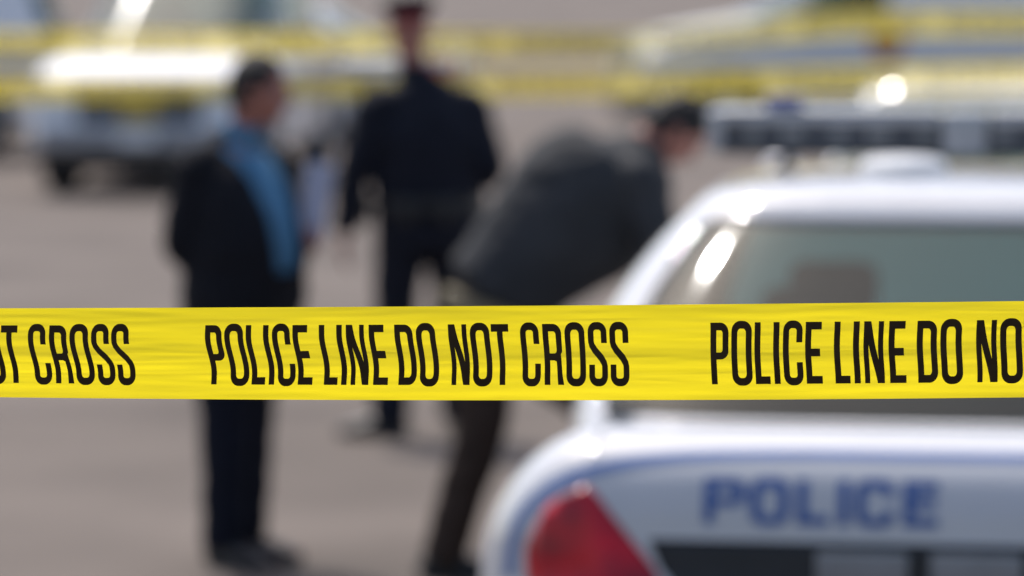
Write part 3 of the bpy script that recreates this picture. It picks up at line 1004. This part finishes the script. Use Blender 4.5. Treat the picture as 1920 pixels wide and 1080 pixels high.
def feet(bm, ank, dirv, up=.045, sole=False, k=1.0):
    d = Vector((dirv[0], dirv[1], 0)).normalized(); a = Vector(ank)
    g = Vector((a.x, a.y, 0))
    tube(bm, [g - d * .055 + Vector((0, 0, .042)), g + d * .06 + Vector((0, 0, .048)), g + d * .15 + Vector((0, 0, .036)), g + d * .205 + Vector((0, 0, .026))],
         [(.034 * k, .038), (.042 * k, .044), (.046 * k, .032), (.034 * k, .024)], lat=(-d.y, d.x, 0), n=14, sub=3)
    tube(bm, [g + Vector((0, 0, .05)), a + Vector((0, 0, .05))], [.038 * k, .040 * k], lat=(-d.y, d.x, 0), n=12, sub=2)


def person(label, loc, rz, J, look, cloth, seed=0.0):
    """J = joints in the person's own frame (x forward, y left). look = (yaw, pitch) of the head"""
    root = thing('person', label, 'person', loc, rz)
    V = {k: Vector(v) for k, v in J.items() if isinstance(v, tuple) and len(v) == 3}
    R = Matrix.Rotation(math.radians(look[0]), 3, 'Z') @ Matrix.Rotation(math.radians(look[1]), 3, 'Y')
    sp = [V['pelvis'], V['waist'], V['chest'], V['neck']]
    # --- body, one surface
    bm = bmesh.new()
    tube(bm, sp, [(.155, .105), (.135, .10), (.155, .105), (.058, .055)])
    hb = V['head'] + R @ Vector((-.025, 0, -.06))
    tube(bm, [V['neck'] - (hb - V['neck']) * .4, V['neck'], hb], [.064, .060, .058])
    head_geo(bm, V['head'], R)
    for s, nm in ((1, 'l'), (-1, 'r')):
        tube(bm, [V['sho_' + nm], V['elb_' + nm], V['wri_' + nm]], [.052, .040, .027], n=12)
        tube(bm, [V['neck'] * .2 + V['chest'] * .8, V['sho_' + nm] - Vector((0, 0, .015))], [.05, .048], n=12)
        wd = (V['wri_' + nm] - V['elb_' + nm]).normalized()
        hd = Vector(J.get('hand_' + nm, wd)); hu = Vector(J.get('hup_' + nm, (0.2, s, 0.1)))
        hand(bm, V['wri_' + nm] + wd * .01, hd, hu, J.get('curl_' + nm, .35), side=s if hu.y * s > 0 else s)
        tube(bm, [V['hip_' + nm], V['kne_' + nm], V['ank_' + nm]], [.085, .055, .038], n=12)
        feet(bm, V['ank_' + nm], J['toe_' + nm], k=.85)
    obj('body', remesh(bm, .0065, 1), M['skin'], root, smooth=180)
    for s in (-1, 1):
        b = bmesh.new(); ell(b, V['head'] + R @ Vector((.070, s * .031, .008)), (.0125, .0125, .0115), R, 12)
        obj('eye', b, M['eye'], root)
    # --- trousers
    bm = bmesh.new(); k = cloth.get('leg_k', 1.0)
    tube(bm, [V['pelvis'] * .75 + V['waist'] * .25, V['pelvis'], (V['hip_l'] + V['hip_r']) / 2 - Vector((0, 0, .02))], [(.175 * k, .135 * k), (.185 * k, .14 * k), (.15 * k, .12 * k)])
    for nm in 'lr':
        a = V['ank_' + nm]; kn = V['kne_' + nm]
        tube(bm, [V['hip_' + nm], V['hip_' + nm] * .5 + kn * .5, kn, kn * .5 + a * .5, a + Vector((0, 0, -.02))],
             [.105 * k, .096 * k, .082 * k, .075 * k, .070 * k], n=16, cap=.3)
    obj('trousers', remesh(bm, .010, 2, .007, 7, seed), cloth['trousers'], root, smooth=180)
    for nm in 'lr':
        bm = bmesh.new(); feet(bm, V['ank_' + nm], J['toe_' + nm], k=1.12)
        g = Vector((V['ank_' + nm].x, V['ank_' + nm].y, 0)); d = Vector((*J['toe_' + nm], 0)).normalized()
        tube(bm, [g - d * .06 + Vector((0, 0, .013)), g + d * .07 + Vector((0, 0, .013)), g + d * .21 + Vector((0, 0, .013))],
             [(.040, .013), (.050, .013), (.042, .013)], lat=(-d.y, d.x, 0), n=14, sub=3)
        obj('shoe', remesh(bm, .007, 2), M['leather'], root, smooth=180)
    # --- jacket
    bm = bmesh.new()
    tr = cloth['torso']                                   # [(pos, lateral, depth)]
    tube(bm, [p for p, _, _ in tr], [(a_, b_) for _, a_, b_ in tr], n=24, cap=.35)
    sl = cloth.get('sleeve', 1.0)
    for nm in 'lr':
        S_, E, W_ = V['sho_' + nm], V['elb_' + nm], V['wri_' + nm]
        tube(bm, [V['neck'] * .35 + V['chest'] * .65, S_], [.075, .078 * sl], n=16)
        tube(bm, [S_, S_ * .5 + E * .5, E, E * .5 + W_ * .5, W_], [.082 * sl, .074 * sl, .066 * sl, .058 * sl, .050 * sl], n=16, cap=.3)
    jb = remesh(bm, .011, 3, .010, 6, seed + 4)
    if cloth.get('open'):
        # the open front: remove the strip of cloth over the shirt
        for pc, pn in cloth['open']:
            bmesh.ops.bisect_plane(jb, geom=jb.verts[:] + jb.edges[:] + jb.faces[:], plane_co=pc, plane_no=pn, dist=1e-5)
        dl = [f for f in jb.faces if all((f.calc_center_median() - Vector(pc)).dot(Vector(pn)) > 0 for pc, pn in cloth['open'])]
        bmesh.ops.delete(jb, geom=dl, context='FACES')
    jo = obj('jacket', jb, cloth['jacket'], root, smooth=180)
    if cloth.get('open'):
        sol = jo.modifiers.new('t', 'SOLIDIFY'); sol.thickness = .008; sol.offset = -1
        bm = bmesh.new()
        tube(bm, [p for p, _, _ in tr], [(a_ - .022, b_ - .020) for _, a_, b_ in tr], n=24, cap=.3)
        obj('shirt', remesh(bm, .011, 2, .006, 9, seed), cloth['shirt'], root, smooth=180)
    # collar
    ck = cloth.get('collar_k', 1.0)
    bm = bmesh.new()
    tube(bm, [V['neck'] - Vector((0, 0, .03)), V['neck'] + (hb - V['neck']) * .45], [(.078 * ck, .074 * ck), (.066 * ck, .064 * ck)], n=18, cap=.2)
    obj('collar', remesh(bm, .009, 1), cloth.get('collar', cloth['jacket']), root, smooth=180)
    # --- hair
    if cloth.get('hair', True):
        bm = bmesh.new(); ell(bm, V['head'] + R @ Vector((-.016, 0, .022)), (.101, .084, .106), R, 28)
        ell(bm, V['head'] + R @ Vector((-.055, 0, -.03)), (.055, .066, .06), R, 20)
        hbm = remesh(bm, .008, 1, .006, 30, seed)
        c = V['head'] + R @ Vector((.045, 0, .035)); n_ = R @ Vector((.80, 0, -.52))
        bmesh.ops.bisect_plane(hbm, geom=hbm.verts[:] + hbm.edges[:] + hbm.faces[:], plane_co=c, plane_no=n_, clear_outer=True)
        es = [e for e in hbm.edges if e.is_boundary]
        bmesh.ops.holes_fill(hbm, edges=es)
        obj('hair', hbm, M['hair'], root, smooth=180)
    return root, V, R


# the man in the black suit
sx = H / (1062 + 115)
Y1 = sx * FPX
A1 = -38
Js = dict(pelvis=(0, 0, .93), waist=(.02, 0, 1.10), chest=(.0, 0, 1.33), neck=(.02, 0, 1.485), head=(.115, 0, 1.635),
          sho_l=(.0, .18, 1.375), elb_l=(.0, .25, 1.12), wri_l=(.15, .15, 1.10), hand_l=(.9, -.1, .35), curl_l=.9, hup_l=(-.2, .9, .3),
          sho_r=(-.02, -.18, 1.375), elb_r=(-.06, -.215, 1.12), wri_r=(.03, -.14, .98), hand_r=(.5, .15, -.8), curl_r=.3,
          hip_l=(0, .085, .90), kne_l=(-.01, .07, .50), ank_l=(-.04, .075, .09), toe_l=(1, .25),
          hip_r=(0, -.085, .90), kne_r=(.01, -.07, .50), ank_r=(-.0, -.07, .09), toe_r=(1, -.05))
t1 = [((.02, 0, .74), .25, .18), ((.03, 0, .95), .245, .195), ((.05, 0, 1.12), .24, .195), ((.03, 0, 1.28), .22, .165), ((.0, 0, 1.40), .16, .12), ((.01, 0, 1.475), .09, .08)]
root, V, R = person('man in a black suit and open blue shirt facing right, holding white papers', ((442 - 960) * sx, Y1, 0), math.radians(A1), Js, (24, 8),
                    dict(trousers=M['suit_leg'], torso=[(Vector(p), a, b) for p, a, b in t1], jacket=M['suit'], shirt=M['shirt'], collar=M['shirt'], leg_k=1.12,
                         open=[((.03, 0, 1.2), (1, 0, 0)), ((0, -.065, 1.1), (0, 1, .16)), ((0, .075, 1.1), (0, -1, .06)), ((0, 0, 1.02), (0, 0, 1))]), 1.0)
pm = Matrix.Translation(root.location) @ Matrix.Rotation(math.radians(A1), 4, 'Z')
b = bmesh.new()
for k in range(3):
    box(b, -.042, .042, -.001 + .003 * k, .0008 + .003 * k, 0, .27, mtx=Matrix.Rotation(.10 + .03 * k, 4, 'Y'))
pp = obj('paper_sheets', b, M['paper'], None, smooth=0)
hp = pm @ (V['wri_l'] + Vector((.085, -.03, .02)))
pp.location = hp; pp.rotation_euler = (0, 0, math.radians(A1 + 35))
pp['label'] = 'white paper sheets held upright by the man in the black suit'; pp['category'] = 'paper'

# the standing officer, seen from behind
so = H / (820 + 115); Y2 = so * FPX
Jo = dict(pelvis=(0, -.02, .99), waist=(0, -.02, 1.16), chest=(.0, -.01, 1.40), neck=(.02, .03, 1.565), head=(.05, .045, 1.735),
          sho_l=(0, .20, 1.43), elb_l=(.0, .30, 1.17), wri_l=(.03, .335, .90), curl_l=.4,
          sho_r=(0, -.21, 1.42), elb_r=(-.05, -.29, 1.15), wri_r=(.20, -.22, 1.10), curl_r=.6,
          hip_l=(0, .09, .96), kne_l=(.03, .115, .52), ank_l=(.0, .15, .09), toe_l=(.35, 1),
          hip_r=(0, -.12, .96), kne_r=(.03, -.15, .52), ank_r=(.05, -.18, .09), toe_r=(1, -.2))
t2 = [((0, -.02, .84), .225, .165), ((0, -.02, 1.02), .235, .17), ((0, -.02, 1.18), .245, .17), ((0, -.015, 1.34), .24, .17), ((0, 0, 1.47), .16, .115), ((.01, .02, 1.56), .085, .075)]
root, V, R = person('police officer in navy uniform and red banded cap standing with back to the camera', ((792 - 960) * so, Y2, 0), math.radians(90 + 16), Jo, (2, 6),
                    dict(trousers=M['uniform'], torso=[(Vector(p), a, b) for p, a, b in t2], jacket=M['uniform'], sleeve=1.18, leg_k=1.15, hair=False), 7.0)
hc = V['head']


def q(x, y, z): return hc + R @ Vector((x, y, z))


bm = bmesh.new()
up = R @ Vector((0, 0, 1))
tube(bm, [q(-.012, 0, .050), q(-.012, 0, .088)], [(.086, .104)] * 2, n=28, cap=.05)
cap = obj('cap', bm, M['cap_red'], root, smooth=50)
bm = bmesh.new()
tube(bm, [q(-.010, 0, .095), q(-.006, 0, .125), q(-.004, 0, .145)], [(.090, .108), (.118, .135), (.112, .128)], n=28, cap=.12)
obj('cap_crown', bm, M['uniform'], cap, smooth=60)
bm = bmesh.new()
tube(bm, [q(.080, 0, .052), q(.115, 0, .040), q(.145, 0, .026)], [(.072, .004), (.060, .004), (.035, .003)], lat=R @ Vector((0, 1, 0)), n=20)
obj('peak', bm, M['leather'], cap)
bm = bmesh.new()
tube(bm, [(0, -.02, .99), (0, -.02, 1.035)], [(.250, .186)] * 2, n=32, cap=.05)
belt = obj('duty_belt', bm, M['leather'], root)
for (y, x, wd_, dp, z0, z1) in ((-.262, .02, .05, .07, .84, 1.05), (.258, -.02, .04, .05, .93, 1.05), (.12, -.19, .06, .035, .94, 1.04), (-.05, -.195, .06, .035, .94, 1.04)):
    bm = bmesh.new(); box(bm, x - dp / 2, x + dp / 2, y - wd_ / 2, y + wd_ / 2, z0, z1, .012)
    obj('pouch' if z0 > .9 else 'holster', bm, M['leather'], belt)

# the man bending forward
sb_ = H / (1085 + 115); Y3 = sb_ * FPX
Jb = dict(pelvis=(.0, 0, .89), waist=(.06, 0, 1.08), chest=(.235, 0, 1.325), neck=(.50, 0, 1.445), head=(.62, .0, 1.505),
          sho_l=(.45, .20, 1.37), elb_l=(.53, .24, 1.10), wri_l=(.62, .18, .87), curl_l=.5,
          sho_r=(.48, -.20, 1.36), elb_r=(.55, -.25, 1.09), wri_r=(.62, -.20, .87), curl_r=.5,
          hip_l=(.02, .10, .87), kne_l=(.38, .12, .53), ank_l=(.36, .13, .09), toe_l=(1, .1),
          hip_r=(-.01, -.09, .87), kne_r=(-.055, -.10, .48), ank_r=(-.175, -.10, .09), toe_r=(1, -.1))
t3 = [((.02, 0, .96), .225, .20), ((.09, 0, 1.04), .235, .21), ((.20, 0, 1.15), .245, .245), ((.33, 0, 1.27), .25, .275), ((.45, 0, 1.375), .22, .20), ((.49, 0, 1.435), .13, .11)]
root, V, R = person('man in a charcoal jacket and brown trousers bending forward beside the police car', ((925 - 960) * sb_, Y3, 0), math.radians(4), Jb, (0, 54),
                    dict(trousers=M['brown'], torso=[(Vector(p), a, b) for p, a, b in t3], jacket=M['jacket'], collar_k=1.22, leg_k=1.06, sleeve=1.1), 13.0)
bm = bmesh.new()
tube(bm, [(-.01, 0, .86), (.01, 0, .92)], [(.212, .175), (.218, .190)], n=28, cap=.05)
obj('jacket_hem', bm, M['khaki'], root)
